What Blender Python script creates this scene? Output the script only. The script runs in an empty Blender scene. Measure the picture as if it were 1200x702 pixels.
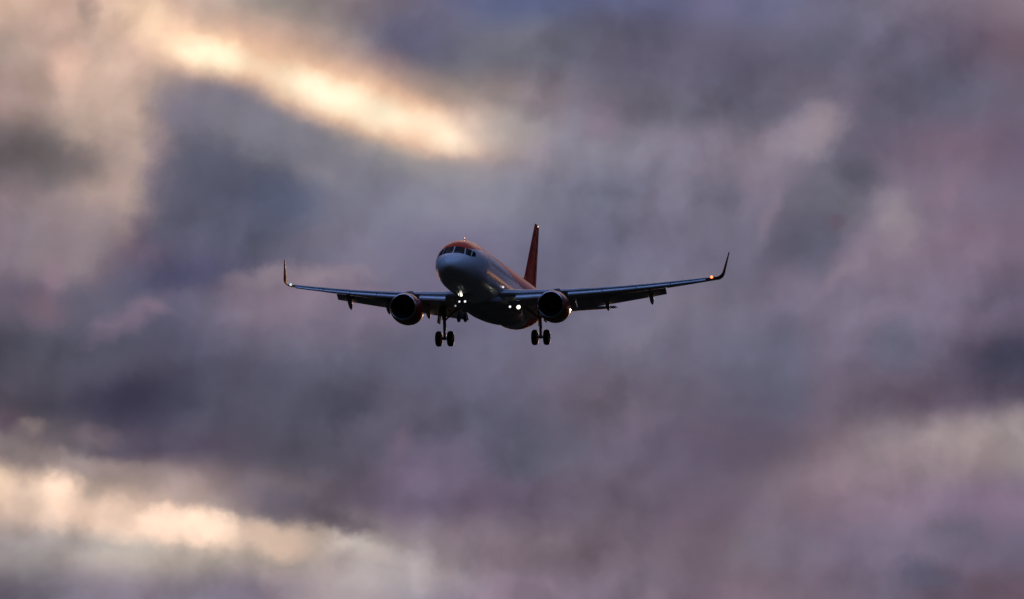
import bpy, bmesh, math, random
from mathutils import Vector, Matrix

R = math.radians
D2 = bpy.data
scene = bpy.context.scene
COL = scene.collection
random.seed(7)

# ------------------------------------------------------------------ camera
DIST = 400.0                     # metres from the photographer to the airliner
CAM_EL = 5.0                     # the camera looks up five degrees
PXM = 15.1726                    # fitted scale
cam_data = D2.cameras.new("camera")
cam_data.sensor_width = 36
cam_data.lens = 36 * PXM * DIST / 1200
cam_data.clip_start = 0.5
cam_data.clip_end = 60000
cam = D2.objects.new("camera", cam_data)
COL.objects.link(cam)
cam.location = (0, 0, 1.7)
cam.rotation_euler = (R(90 + CAM_EL), 0, 0)
scene.camera = cam

# ------------------------------------------------------------------ exposure
vs = scene.view_settings
vs.view_transform = 'Standard'
vs.look = 'None'
vs.exposure = 0
vs.gamma = 1
vs.use_curve_mapping = False

# ------------------------------------------------------------------ sun: low, behind the airliner and to its right
SUN_AZ, SUN_EL = 7.2, 4.6
sl = D2.lights.new("sun", 'SUN')
sl.energy = 5.0
sl.angle = R(0.5)
sl.color = (1.0, 0.56, 0.30)
sun = D2.objects.new("sun", sl)
COL.objects.link(sun)
sd = Vector((math.sin(R(SUN_AZ)) * math.cos(R(SUN_EL)), math.cos(R(SUN_AZ)) * math.cos(R(SUN_EL)), math.sin(R(SUN_EL))))
sun.rotation_euler = sd.to_track_quat('Z', 'Y').to_euler()
sun.location = (0, 0, 100)

# ------------------------------------------------------------------ sky
def lin(c):
    return tuple(((v / 255) / 12.92 if v / 255 <= 0.04045 else ((v / 255 + 0.055) / 1.055) ** 2.4) for v in c)

CHART_AZ = (-5.652, -4.946, -4.239, -3.532, -2.826, -2.119, -1.413, -0.707, 0.0, 0.707, 1.413, 2.119, 2.826, 3.532, 4.239, 4.946, 5.652)
CHART = [   # (elevation in degrees, sRGB cloud colours along CHART_AZ)
 (8.306, ((212,180,158), (200,165,150), (215,185,160), (190,165,150), (150,140,132), (145,130,128), (120,110,125), (110,107,132), (90,100,135), (92,98,130), (100,102,135), (108,106,135), (100,102,132), (112,108,130), (115,108,125), (120,108,125), (138,120,132))),
 (7.76, ((165,145,135), (200,165,150), (215,180,158), (220,185,160), (195,165,148), (155,145,140), (105,100,122), (108,105,122), (120,120,130), (108,108,122), (102,98,118), (98,92,112), (102,98,118), (105,102,122), (108,102,122), (110,98,118), (115,95,108))),
 (7.204, ((160,135,130), (165,145,135), (185,160,145), (118,115,132), (124,120,134), (135,128,138), (150,138,138), (150,138,132), (145,132,132), (125,116,132), (108,105,118), (98,96,112), (108,106,124), (125,115,132), (100,98,118), (100,98,118), (115,103,120))),
 (6.649, ((100,92,95), (105,98,100), (185,160,148), (110,112,122), (120,122,130), (145,142,148), (165,155,150), (155,150,150), (142,135,148), (140,135,148), (130,125,140), (128,120,138), (145,133,147), (105,102,118), (110,98,118), (125,103,120), (112,98,120))),
 (6.102, ((130,115,122), (150,135,138), (165,150,140), (88,90,112), (92,98,120), (125,125,138), (130,128,148), (135,132,145), (130,130,145), (118,118,138), (118,116,135), (118,113,130), (118,112,130), (104,104,118), (130,118,132), (130,112,132), (118,106,125))),
 (5.546, ((135,118,130), (135,122,132), (122,104,125), (92,88,110), (95,92,112), (112,108,125), (122,118,138), (118,112,138), (118,115,138), (112,110,132), (108,104,125), (112,106,125), (115,110,130), (98,95,112), (138,122,138), (132,112,132), (118,102,120))),
 (5.0, ((110,100,115), (110,105,122), (100,98,118), (98,96,120), (118,108,126), (120,110,130), (118,112,134), (115,110,135), (110,106,130), (112,110,130), (118,113,132), (120,115,130), (115,110,132), (125,113,130), (125,115,135), (122,110,130), (110,98,120))),
 (4.444, ((78,78,92), (90,90,105), (92,90,108), (88,85,108), (95,92,110), (100,100,118), (105,102,122), (105,102,125), (108,106,126), (110,104,122), (108,106,124), (115,110,130), (100,102,122), (118,106,125), (102,100,120), (115,102,122), (85,80,100))),
 (3.898, ((82,75,88), (78,76,90), (72,68,88), (82,82,98), (90,86,105), (92,90,108), (100,96,115), (100,96,116), (102,98,120), (110,100,115), (112,102,118), (105,98,115), (95,94,115), (108,96,112), (110,98,115), (100,86,105), (80,74,90))),
 (3.342, ((140,125,125), (115,105,112), (88,80,98), (92,84,105), (90,84,98), (88,84,98), (95,88,105), (98,92,112), (90,90,108), (105,100,115), (112,100,120), (108,98,118), (105,92,110), (128,112,125), (140,128,132), (150,138,138), (172,160,155))),
 (2.796, ((200,175,160), (185,165,150), (190,165,150), (170,148,140), (130,116,120), (108,96,108), (105,92,110), (112,98,120), (100,88,108), (108,98,115), (110,98,112), (108,96,115), (115,102,115), (135,115,130), (135,118,135), (130,112,135), (130,112,132))),
 (2.249, ((150,140,142), (165,155,152), (175,162,152), (175,162,152), (180,165,155), (180,165,155), (160,148,150), (135,120,132), (130,115,125), (115,103,115), (120,104,118), (118,105,115), (118,108,122), (122,108,128), (118,108,128), (112,100,118), (108,98,118))),
 (1.694, ((100,88,102), (120,118,132), (138,122,135), (135,128,142), (135,122,142), (155,142,142), (160,152,156), (145,132,148), (145,128,145), (130,115,132), (120,108,122), (125,105,122), (125,108,120), (122,108,125), (98,94,112), (108,90,105), (110,90,105))),
]
CLOUDS = [   # azimuth, elevation, half width, half height, tilt (degrees), sRGB colour, solid core, strength
 (-1.931, 7.402, 2.355, 0.509, 20, (216, 168, 140), 0.0, 0.65),
 (1.319, 7.722, 1.978, 0.518, 4, (97, 93, 113), 0.0, 0.5),
 (4.522, 7.27, 1.225, 0.659, 0, (100, 96, 115), 0.0, 0.45),
 (-3.391, 7.722, 0.801, 0.320, 14, (255, 214, 172), 0.1, 0.8),
 (-2.025, 7.27, 1.413, 0.414, 20, (252, 206, 162), 0.0, 0.9),
 (-1.13, 6.959, 1.036, 0.330, 16, (252, 202, 164), 0.1, 0.85),
 (-0.377, 6.875, 0.707, 0.320, 8, (202, 185, 172), 0.0, 0.7),
 (-3.344, 7.685, 0.584, 0.207, 12, (255, 240, 205), 0.0, 1),
 (-1.997, 7.251, 0.829, 0.235, 20, (255, 240, 208), 0.0, 1),
 (-1.366, 7.006, 0.565, 0.226, 12, (255, 238, 206), 0.0, 0.8),
 (-0.754, 6.818, 0.358, 0.207, 20, (255, 232, 200), 0.0, 0.8),
 (-4.069, 8.071, 0.396, 0.320, 40, (250, 216, 180), 0.0, 0.8),
 (-4.88, 7.553, 0.320, 0.283, 10, (246, 196, 174), 0.1, 0.85),
 (-4.757, 8.175, 0.141, 0.320, 0, (162, 138, 130), 0.0, 0.7),
 (-4.333, 7.628, 0.151, 0.339, 5, (186, 154, 142), 0.0, 0.5),
 (-4.446, 8.043, 0.207, 0.377, -10, (225, 192, 165), 0.0, 0.4),
 (-5.256, 7.459, 0.207, 0.320, 0, (160, 138, 125), 0.0, 0.5),
 (-4.522, 7.317, 0.622, 0.895, -6, (192, 166, 150), 0.4, 0.75),
 (-4.446, 6.281, 0.546, 0.754, 6, (176, 153, 143), 0.4, 0.85),
 (-4.851, 5.622, 0.707, 0.518, -30, (146, 131, 136), 0.35, 0.8),
 (-3.956, 6.422, 0.226, 0.584, 6, (165, 143, 144), 0.6, 0.85),
 (-4.145, 5.838, 0.207, 0.170, 0, (120, 104, 124), 0.0, 0.6),
 (-3.862, 5.622, 0.283, 0.113, 10, (108, 98, 118), 0.0, 0.6),
 (-4.898, 6.46, 0.641, 0.301, -5, (110, 101, 104), 0.1, 0.75),
 (-5.652, 6.658, 0.424, 0.264, 0, (115, 102, 106), 0.0, 0.45),
 (-3.278, 6.121, 0.904, 0.801, 0, (90, 91, 111), 0.68, 0.85),
 (-2.967, 6.893, 1.083, 0.396, 18, (124, 121, 131), 0.1, 0.8),
 (-2.468, 6.064, 0.565, 0.377, 0, (90, 97, 124), 0.0, 0.6),
 (-1.931, 6.517, 1.177, 0.320, 20, (122, 120, 134), 0.05, 0.8),
 (-3.627, 5.245, 0.754, 0.245, -12, (78, 78, 108), 0.1, 0.8),
 (-3.627, 6.988, 0.471, 0.264, 20, (124, 118, 136), 0.1, 0.7),
 (-5.087, 5.198, 0.188, 0.226, 20, (150, 124, 142), 0.0, 0.6),
 (-5.417, 5.057, 0.424, 0.151, 0, (112, 98, 118), 0.0, 0.5),
 (-2.336, 4.84, 1.272, 0.490, -2, (122, 112, 130), 0.3, 0.85),
 (-2.543, 5.057, 0.801, 0.339, -6, (134, 119, 134), 0.3, 0.8),
 (-2.355, 5.273, 0.895, 0.141, -3, (144, 129, 139), 0.2, 0.7),
 (-1.554, 5.057, 0.565, 0.122, 13, (134, 121, 138), 0.0, 0.6),
 (-1.507, 4.868, 0.565, 0.207, 8, (126, 114, 134), 0.1, 0.6),
 (-4.258, 4.802, 0.565, 0.188, -25, (134, 116, 134), 0.0, 0.7),
 (-3.956, 4.896, 0.207, 0.113, 10, (142, 122, 138), 0.0, 0.5),
 (-5.162, 4.896, 0.283, 0.245, 0, (130, 108, 122), 0.0, 0.7),
 (-4.569, 4.557, 0.283, 0.094, -20, (118, 105, 124), 0.0, 0.6),
 (-4.098, 3.926, 0.801, 0.433, 0, (64, 61, 85), 0.05, 0.85),
 (-5.369, 4.256, 0.659, 0.377, 0, (80, 76, 88), 0.0, 0.5),
 (-5.558, 3.672, 0.245, 0.170, 0, (90, 72, 92), 0.0, 0.6),
 (-1.13, 7.948, 0.678, 0.377, 5, (98, 95, 120), 0.1, 0.8),
 (0.0, 8.269, 1.036, 0.132, 2, (92, 98, 130), 0.0, 0.6),
 (2.072, 7.6, 1.319, 0.396, 8, (98, 92, 112), 0.1, 0.6),
 (0.113, 6.893, 0.490, 0.245, 0, (165, 155, 152), 0.0, 0.5),
 (0.942, 6.893, 0.283, 0.283, 30, (140, 122, 138), 0.0, 0.6),
 (0.377, 7.129, 0.330, 0.188, 40, (142, 128, 138), 0.0, 0.5),
 (3.41, 6.875, 0.433, 0.301, -30, (163, 148, 156), 0.0, 0.85),
 (2.967, 6.686, 0.754, 0.264, -18, (148, 134, 147), 0.0, 0.7),
 (2.76, 6.281, 0.283, 0.377, 10, (140, 128, 146), 0.0, 0.5),
 (3.815, 6.375, 0.396, 0.245, 20, (94, 92, 108), 0.1, 0.8),
 (3.297, 5.622, 0.518, 0.396, 10, (99, 98, 116), 0.1, 0.75),
 (3.598, 5.838, 0.132, 0.094, 0, (110, 92, 106), 0, 0.6),
 (4.286, 5.838, 0.358, 0.433, 5, (156, 142, 150), 0.0, 0.7),
 (4.898, 6.187, 0.424, 0.207, -50, (138, 116, 134), 0.0, 0.5),
 (3.862, 5.48, 0.320, 0.414, 10, (140, 122, 138), 0.0, 0.5),
 (5.558, 4.303, 0.707, 0.320, 0, (68, 67, 88), 0.1, 0.9),
 (4.804, 3.333, 2.261, 0.433, -10, (150, 132, 140), 0.0, 0.8),
 (5.322, 3.483, 1.130, 0.245, -7, (168, 154, 153), 0.0, 0.7),
 (4.54, 1.976, 0.471, 0.226, 8, (92, 91, 112), 0.0, 0.8),
 (4.88, 2.485, 0.377, 0.170, -5, (106, 102, 120), 0.0, 0.6),
 (3.061, 4.256, 0.320, 0.754, 0, (98, 100, 120), 0.0, 0.4),
 (4.286, 4.491, 0.283, 0.377, 0, (100, 100, 118), 0.0, 0.5),
 (3.109, 5.104, 0.565, 0.283, 0, (126, 114, 134), 0.0, 0.4),
 (2.873, 5.951, 0.122, 0.452, 18, (140, 127, 143), 0.0, 0.55),
 (3.674, 5.245, 0.518, 0.094, -42, (140, 124, 139), 0.0, 0.5),
 (1.394, 4.557, 0.546, 0.122, -50, (126, 119, 137), 0.0, 0.55),
 (-2.543, 3.804, 1.413, 0.396, 0, (82, 81, 97), 0.0, 0.8),
 (-0.283, 3.549, 1.790, 0.490, 5, (90, 88, 105), 0.0, 0.55),
 (-4.522, 4.35, 1.130, 0.320, 5, (82, 80, 96), 0.0, 0.5),
 (2.261, 6.517, 0.565, 0.113, -15, (140, 130, 145), 0.0, 0.4),
 (1.366, 4.538, 0.471, 0.283, -35, (122, 116, 134), 0.0, 0.5),
 (-4.71, 3.173, 0.848, 0.188, 12, (158, 140, 136), 0.2, 0.75),
 (-5.256, 3.596, 0.226, 0.113, 0, (150, 132, 130), 0.0, 0.6),
 (-4.616, 3.483, 0.320, 0.132, 0, (128, 112, 118), 0.0, 0.5),
 (-5.699, 2.975, 0.358, 0.283, 0, (255, 222, 192), 0.0, 0.95),
 (-5.068, 2.881, 0.396, 0.283, 5, (246, 213, 186), 0.15, 0.9),
 (-4.145, 2.541, 1.601, 0.264, 7, (230, 197, 173), 0.2, 0.8),
 (-3.58, 2.541, 0.584, 0.226, 3, (252, 216, 188), 0.15, 0.9),
 (-3.184, 2.466, 0.226, 0.207, 0, (252, 216, 188), 0.1, 0.8),
 (-2.591, 2.353, 0.622, 0.245, 10, (228, 196, 173), 0.2, 0.85),
 (-1.714, 2.259, 0.565, 0.207, 5, (198, 184, 174), 0.15, 0.8),
 (-1.319, 2.014, 1.036, 0.339, 5, (174, 165, 165), 0.1, 0.7),
 (-1.884, 2.136, 0.207, 0.170, -40, (150, 138, 138), 0.0, 0.5),
 (-3.768, 2.984, 0.471, 0.188, 10, (160, 142, 140), 0.0, 0.5),
 (-2.496, 2.749, 0.848, 0.226, 15, (96, 88, 106), 0.1, 0.6),
 (-1.884, 2.541, 0.565, 0.151, 15, (98, 86, 100), 0.1, 0.6),
 (-0.895, 3.078, 0.707, 0.452, -35, (111, 98, 120), 0.2, 0.8),
 (-1.225, 3.408, 0.132, 0.245, 25, (120, 102, 120), 0.0, 0.5),
 (0.141, 3.173, 0.339, 0.245, 0, (88, 90, 106), 0.0, 0.6),
 (0.283, 1.807, 0.754, 0.226, 0, (148, 130, 147), 0.0, 0.7),
 (1.884, 2.56, 0.848, 0.377, 0, (118, 98, 115), 0.0, 0.4),
 (0.377, 4.35, 0.565, 0.283, -10, (116, 108, 128), 0.0, 0.4),
 (-2.826, 4.538, 0.565, 0.245, 0, (100, 98, 116), 0.0, 0.4),
]


class NT:
    """small helper that strings shader nodes together"""
    def __init__(self, tree):
        self.t = tree
        self.n = tree.nodes
        self.l = tree.links

    def new(self, kind, **kw):
        nd = self.n.new(kind)
        for k, v in kw.items():
            setattr(nd, k, v)
        return nd

    def put(self, sock, v):
        if isinstance(v, bpy.types.NodeSocket):
            self.l.new(v, sock)
        elif v is not None:
            sock.default_value = v

    def math(self, op, a, b=None, c=None, clamp=False):
        nd = self.new('ShaderNodeMath', operation=op, use_clamp=clamp)
        self.put(nd.inputs[0], a)
        self.put(nd.inputs[1], b)
        self.put(nd.inputs[2], c)
        return nd.outputs[0]

    def vmath(self, op, a, b=None, c=None):
        nd = self.new('ShaderNodeVectorMath', operation=op)
        self.put(nd.inputs[0], a)
        self.put(nd.inputs[1], b)
        if c is not None:
            self.put(nd.inputs[3 if op == 'SCALE' else 2], c)
        return nd.outputs['Value'] if op in ('LENGTH', 'DOT_PRODUCT', 'DISTANCE') else nd.outputs[0]

    def step(self, v, a, b, lo=0.0, hi=1.0, kind='SMOOTHSTEP'):
        nd = self.new('ShaderNodeMapRange', interpolation_type=kind)
        self.put(nd.inputs['Value'], v)
        for k, x in (('From Min', a), ('From Max', b), ('To Min', lo), ('To Max', hi)):
            self.put(nd.inputs[k], x)
        return nd.outputs[0]

    def mix(self, f, a, b, blend='MIX'):
        nd = self.new('ShaderNodeMix', data_type='RGBA', blend_type=blend)
        self.put(nd.inputs[0], f)
        self.put(nd.inputs[6], a)
        self.put(nd.inputs[7], b)
        return nd.outputs[2]

    def noise(self, vec, scale, detail=4, rough=0.55, out='Fac', dim='3D', dist=0.0):
        nd = self.new('ShaderNodeTexNoise', noise_dimensions=dim)
        self.put(nd.inputs['Vector'], vec)
        nd.inputs['Scale'].default_value = scale
        nd.inputs['Detail'].default_value = detail
        nd.inputs['Roughness'].default_value = rough
        nd.inputs['Distortion'].default_value = dist
        return nd.outputs[out]


world = D2.worlds.new("World")
scene.world = world
world.use_nodes = True
W = NT(world.node_tree)
W.n.clear()
gen = W.new('ShaderNodeTexCoord').outputs['Generated']
sep = W.new('ShaderNodeSeparateXYZ')
W.l.new(gen, sep.inputs[0])
DX, DY, DZ = sep.outputs
az = W.math('MULTIPLY', W.math('ARCTAN2', DX, DY), 180 / math.pi)
el = W.math('MULTIPLY', W.math('ARCSINE', DZ), 180 / math.pi)
comb = W.new('ShaderNodeCombineXYZ')
W.l.new(az, comb.inputs[0])
W.l.new(el, comb.inputs[1])
pos = comb.outputs[0]                      # (azimuth, elevation) in degrees

# turbulent warp so that no cloud edge is a clean curve
n1 = W.vmath('SUBTRACT', W.noise(pos, 0.9, 3, 0.5, 'Color'), (0.5, 0.5, 0.5))
n2 = W.vmath('SUBTRACT', W.noise(W.vmath('ADD', pos, (7.3, 3.1, 1.7)), 3.4, 4, 0.55, 'Color'), (0.5, 0.5, 0.5))
warp = W.vmath('ADD', W.vmath('MULTIPLY', n1, (0.34, 0.26, 0)), W.vmath('MULTIPLY', n2, (0.25, 0.25, 0)))
n3 = W.vmath('SUBTRACT', W.noise(W.vmath('ADD', pos, (1.3, 6.1, 4.7)), 9.0, 3, 0.6, 'Color'), (0.5, 0.5, 0.5))
wp_smooth = W.vmath('ADD', pos, W.vmath('MULTIPLY', warp, (0.75, 0.55, 0)))
warp = W.vmath('ADD', warp, W.vmath('MULTIPLY', n3, (0.07, 0.07, 0)))
wp = W.vmath('ADD', pos, warp)
warp_soft = W.vmath('ADD', pos, W.vmath('MULTIPLY', n1, (0.34, 0.26, 0)))
ws = W.new('ShaderNodeSeparateXYZ')
W.l.new(warp_soft, ws.inputs[0])
u = W.math('DIVIDE', W.math('SUBTRACT', ws.outputs[0], CHART_AZ[0]), CHART_AZ[-1] - CHART_AZ[0])
v = ws.outputs[1]

# broad colours of the cloud deck
els = [r[0] for r in CHART]
dv = els[0] - els[1]
acc = None
wsum = None
for i, (e, cols) in enumerate(CHART):
    rp = W.new('ShaderNodeValToRGB')
    cr = rp.color_ramp
    cr.interpolation = 'B_SPLINE'
    while len(cr.elements) < len(cols):
        cr.elements.new(1.0)
    for k, c in enumerate(cols):
        cr.elements[k].position = k / (len(cols) - 1)
    for k, c in enumerate(cols):
        cr.elements[k].color = (*lin(c), 1)
    W.l.new(u, rp.inputs[0])
    if i == 0:
        w = W.step(v, e - dv, e, kind='SMOOTHERSTEP')
    elif i == len(CHART) - 1:
        w = W.step(v, e, e + dv, 1.0, 0.0, kind='SMOOTHERSTEP')
    else:
        w = W.step(W.math('ABSOLUTE', W.math('SUBTRACT', v, e)), 0.0, dv, 1.0, 0.0)
    t = W.vmath('SCALE', rp.outputs[0], None, w)
    acc = t if acc is None else W.vmath('ADD', acc, t)
    wsum = w if wsum is None else W.math('ADD', wsum, w)
sky_col = W.vmath('SCALE', acc, None, W.math('DIVIDE', 1.0, W.math('MAXIMUM', wsum, 0.2)))

# the separate banks, gaps and wisps of cloud
for (ca, ce, ra, re, tilt, rgb, core, strength) in CLOUDS:
    d = W.vmath('SUBTRACT', wp_smooth if (rgb[0] > 200 and ce > 5) else wp, (ca, ce, 0))
    th = R(-tilt)
    c, s = math.cos(th), math.sin(th)
    a1 = W.vmath('DOT_PRODUCT', d, (c / ra, s / ra, 0))
    b1 = W.vmath('DOT_PRODUCT', d, (-s / re, c / re, 0))
    r = W.math('SQRT', W.math('MULTIPLY_ADD', a1, a1, W.math('MULTIPLY', b1, b1)))
    f = W.step(r, core, 1.25, strength, 0.0)
    sky_col = W.mix(f, sky_col, (*lin(rgb), 1))

# wispy light and dark inside the clouds
det = W.noise(W.vmath('MULTIPLY', W.vmath('ADD', wp, (3.0, 9.0, 0)), (1.0, 1.2, 1.0)), 0.9, 4, 0.5)
sky_col = W.vmath('SCALE', sky_col, None, W.step(det, 0.25, 0.75, 0.91, 1.09, 'LINEAR'))
fine = W.noise(W.vmath('MULTIPLY', W.vmath('ADD', wp, (13.0, 5.0, 0)), (1.0, 1.25, 1.0)), 5.5, 5, 0.6)
sky_col = W.vmath('SCALE', sky_col, None, W.step(fine, 0.25, 0.75, 0.99, 1.01, 'LINEAR'))
# billows: relief of the cloud surface, lit from the upper left
rv = W.vmath('MULTIPLY', W.vmath('ADD', wp, (31.0, 12.0, 0)), (1.1, 0.95, 1.0))
rl_a = W.noise(rv, 0.62, 4, 0.45)
rl_b = W.noise(W.vmath('ADD', rv, (0.17, -0.20, 0)), 0.62, 4, 0.45)
relief = W.step(W.math('SUBTRACT', rl_a, rl_b), -0.10, 0.10, -1.0, 1.0, 'LINEAR')
patchy = W.step(W.noise(W.vmath('ADD', pos, (2.0, 17.0, 3.0)), 0.45, 2, 0.5), 0.38, 0.62, 0.08, 0.20)
sky_col = W.vmath('SCALE', sky_col, None, W.math('MULTIPLY_ADD', relief, patchy, 1.0))
hue = W.noise(W.vmath('ADD', wp, (21.0, 4.0, 2.0)), 1.3, 4, 0.6)
sky_col = W.mix(0.3, sky_col, W.mix(W.step(hue, 0.35, 0.65), (0.93, 1.0, 1.05, 1), (1.06, 0.97, 0.99, 1)), 'MULTIPLY')

hsv = W.new('ShaderNodeHueSaturation')
hsv.inputs['Saturation'].default_value = 0.90
W.l.new(sky_col, hsv.inputs['Color'])
gam = W.new('ShaderNodeGamma')
gam.inputs['Gamma'].default_value = 1.12
W.l.new(hsv.outputs[0], gam.inputs['Color'])
sky_col = W.vmath('SCALE', gam.outputs[0], None, 1.14)

# the rest of the cloud cover, all round the horizon and overhead
gw = W.vmath('MULTIPLY', gen, (1.0, 1.0, 2.6))
g1 = W.noise(gw, 2.2, 6, 0.55, dist=0.4)
g2 = W.noise(W.vmath('ADD', gw, (5.0, 2.0, 8.0)), 4.5, 5, 0.6, dist=0.3)
cl = W.mix(W.step(g1, 0.38, 0.62), (*lin((62, 62, 84)), 1), (*lin((105, 98, 120)), 1))
cl = W.mix(W.step(g2, 0.58, 0.78), cl, (*lin((140, 128, 136)), 1))
# a warm break between cloud and horizon on the sunset side
toward = W.math('DIVIDE', W.vmath('DOT_PRODUCT', gen, (math.sin(R(SUN_AZ)), math.cos(R(SUN_AZ)), 0)), W.math('MAXIMUM', W.math('SQRT', W.math('MULTIPLY_ADD', DX, DX, W.math('MULTIPLY', DY, DY))), 0.01))
band = W.math('MULTIPLY', W.step(el, 0.9, 2.2, 1.0, 0.0), W.step(toward, 0.84, 0.985))
cl = W.mix(W.math('MULTIPLY', band, 0.95), cl, (2.4, 1.1, 0.45, 1))
# bright cloud added above the sunset side, out of frame, to light the crown
top = W.math('MULTIPLY', W.math('MULTIPLY', W.step(el, 11, 17), W.step(el, 26, 38, 1.0, 0.0)), W.step(toward, 0.86, 0.99))
cl = W.mix(W.math('MULTIPLY', top, W.step(g2, 0.3, 0.6, 0.4, 0.95)), cl, (0.95, 0.62, 0.58, 1))
# the night side: low dark cloud added out of view to darken the jet, blue above it
night = W.math('MULTIPLY', W.step(toward, 0.985, 0.86), W.step(el, 48, 34))
cl = W.mix(W.math('MULTIPLY', night, 0.93), cl, (*lin((14, 15, 24)), 1))
blue = W.math('MULTIPLY', W.step(toward, 0.75, 0.0), W.step(el, 38, 54))
cl = W.mix(W.math('MULTIPLY', blue, 0.9), cl, W.mix(W.step(g1, 0.35, 0.65), (0.36, 0.78, 2.10, 1), (0.58, 1.08, 2.70, 1)))
# blend from the mapped part of the sky to the rest
mk = W.math('MULTIPLY',
            W.step(W.math('ABSOLUTE', ws.outputs[0]), 6.3, 9.5, 1.0, 0.0),
            W.math('MULTIPLY', W.step(v, 0.9, 1.55), W.step(v, 8.9, 11.5, 1.0, 0.0)))
cloud_col = W.mix(mk, cl, sky_col)

sky_tex = W.new('ShaderNodeTexSky', sky_type='NISHITA')
sky_tex.sun_disc = False
sky_tex.sun_elevation = R(SUN_EL)
sky_tex.sun_rotation = R(SUN_AZ)
bg_sky = W.new('ShaderNodeBackground')
bg_sky.inputs['Strength'].default_value = 0.15
W.l.new(sky_tex.outputs[0], bg_sky.inputs['Color'])
bg_cloud = W.new('ShaderNodeBackground')
W.l.new(cloud_col, bg_cloud.inputs['Color'])
# open blue sky behind the photographer and overhead, seen through breaks in the cloud
cover = W.step(W.math('ADD', W.math('MULTIPLY', toward, 0.35), W.math('MULTIPLY', W.math('SUBTRACT', g1, 0.5), 1.6)), -0.32, 0.02)
cover = W.math('MAXIMUM', cover, W.math('MAXIMUM', mk, W.math('MAXIMUM', band, night)))
ms = W.new('ShaderNodeMixShader')
W.l.new(cover, ms.inputs[0])
W.l.new(bg_sky.outputs[0], ms.inputs[1])
W.l.new(bg_cloud.outputs[0], ms.inputs[2])
wo = W.new('ShaderNodeOutputWorld')
W.l.new(ms.outputs[0], wo.inputs['Surface'])
world.cycles.sampling_method = 'AUTOMATIC'

# ------------------------------------------------------------------ materials
def material(name, base, rough=0.4, metal=0.0, coat=0.0, emit=None, estr=0.0, spec=0.5, dirt=0.12, dscale=1.3, aniso=(1, 0.25, 1)):
    m = D2.materials.new(name)
    m.use_nodes = True
    T = NT(m.node_tree)
    p = T.n['Principled BSDF']
    p.inputs['Roughness'].default_value = rough
    p.inputs['Metallic'].default_value = metal
    p.inputs['Coat Weight'].default_value = coat
    p.inputs['Coat Roughness'].default_value = 0.08
    p.inputs['Specular IOR Level'].default_value = spec
    if emit:
        p.inputs['Emission Color'].default_value = (*emit, 1)
        p.inputs['Emission Strength'].default_value = estr
    co = T.vmath('MULTIPLY', T.new('ShaderNodeTexCoord').outputs['Object'], aniso)
    n = T.noise(co, dscale, 5, 0.6)
    col = T.mix(T.step(n, 0.3, 0.75, 0, 1), (*base, 1), (*[c * (1 - dirt * 2) for c in base], 1))
    T.l.new(col, p.inputs['Base Color'])
    T.l.new(T.step(n, 0.3, 0.75, rough * 0.85, min(1, rough * 1.25)), p.inputs['Roughness'])
    return m, T, p, col, co


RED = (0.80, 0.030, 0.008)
WHITE = (0.74, 0.75, 0.77)


def simple(*a, **k):
    return material(*a, **k)[0]


M = {
    'grey': simple('wing_grey_paint', (0.50, 0.51, 0.53), 0.38, coat=0.25),
    'slat': simple('bare_slat_metal', (0.62, 0.63, 0.65), 0.30, metal=0.35, coat=0.2),
    'red': simple('orange_red_paint', RED, 0.40, coat=0.12),
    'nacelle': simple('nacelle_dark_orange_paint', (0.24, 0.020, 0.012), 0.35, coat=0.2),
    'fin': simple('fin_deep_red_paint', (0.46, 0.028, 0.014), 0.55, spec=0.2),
    'tip': simple('winglet_dark_red_paint', (0.20, 0.018, 0.012), 0.7, spec=0.12),
    'fairing': simple('fairing_grey_paint', (0.42, 0.43, 0.45), 0.62, spec=0.25),
    'steel': simple('gear_steel', (0.22, 0.22, 0.23), 0.45, metal=0.5),
    'tyre': simple('tyre_rubber', (0.022, 0.022, 0.023), 0.75, dirt=0.2),
    'hub': simple('wheel_hub', (0.30, 0.30, 0.31), 0.4, metal=0.6),
    'lip': simple('polished_intake_lip', (0.60, 0.60, 0.61), 0.22, metal=1.0, dirt=0.05),
    'fan': simple('fan_blades', (0.055, 0.055, 0.06), 0.4, metal=0.6),
    'duct': simple('intake_duct', (0.06, 0.06, 0.065), 0.6),
    'nozzle': simple('burnt_nozzle_metal', (0.16, 0.14, 0.13), 0.38, metal=0.9),
    'glass': simple('cockpit_glass', (0.012, 0.013, 0.016), 0.05, spec=0.15, dirt=0.0),
    'pane': simple('cabin_window_pane', (0.02, 0.022, 0.028), 0.1, dirt=0.0),
    'seal': simple('door_seal', (0.22, 0.22, 0.23), 0.6),
}
def lamp_mat(name, col, st):
    return simple(name, (0.8, 0.8, 0.8), 0.3, emit=col, estr=st, dirt=0.0)
M['lamp_big'] = lamp_mat('landing_lamp_glow', (1.0, 0.97, 0.80), 2.1)
M['lamp_mid'] = lamp_mat('taxi_lamp_and_reflection_glow', (0.92, 1.0, 0.97), 1.15)  # nose gear lamps, and the added disc for the landing light's reflection
M['lamp_dim'] = lamp_mat('turnoff_lamp_glow', (0.85, 0.95, 0.9), 0.35)
M['lamp_glint'] = lamp_mat('wing_root_glint_glow', (1.0, 0.82, 0.80), 0.9)  # glow of the added sun glint at the wing root
M['nav_red'] = lamp_mat('port_navigation_glow', (1.0, 0.16, 0.05), 4.0)
M['nav_green'] = lamp_mat('starboard_navigation_glow', (0.80, 1.0, 0.93), 0.8)
M['lamp_off'] = simple('unlit_lamp_glass', (0.25, 0.25, 0.27), 0.1, dirt=0)


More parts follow.
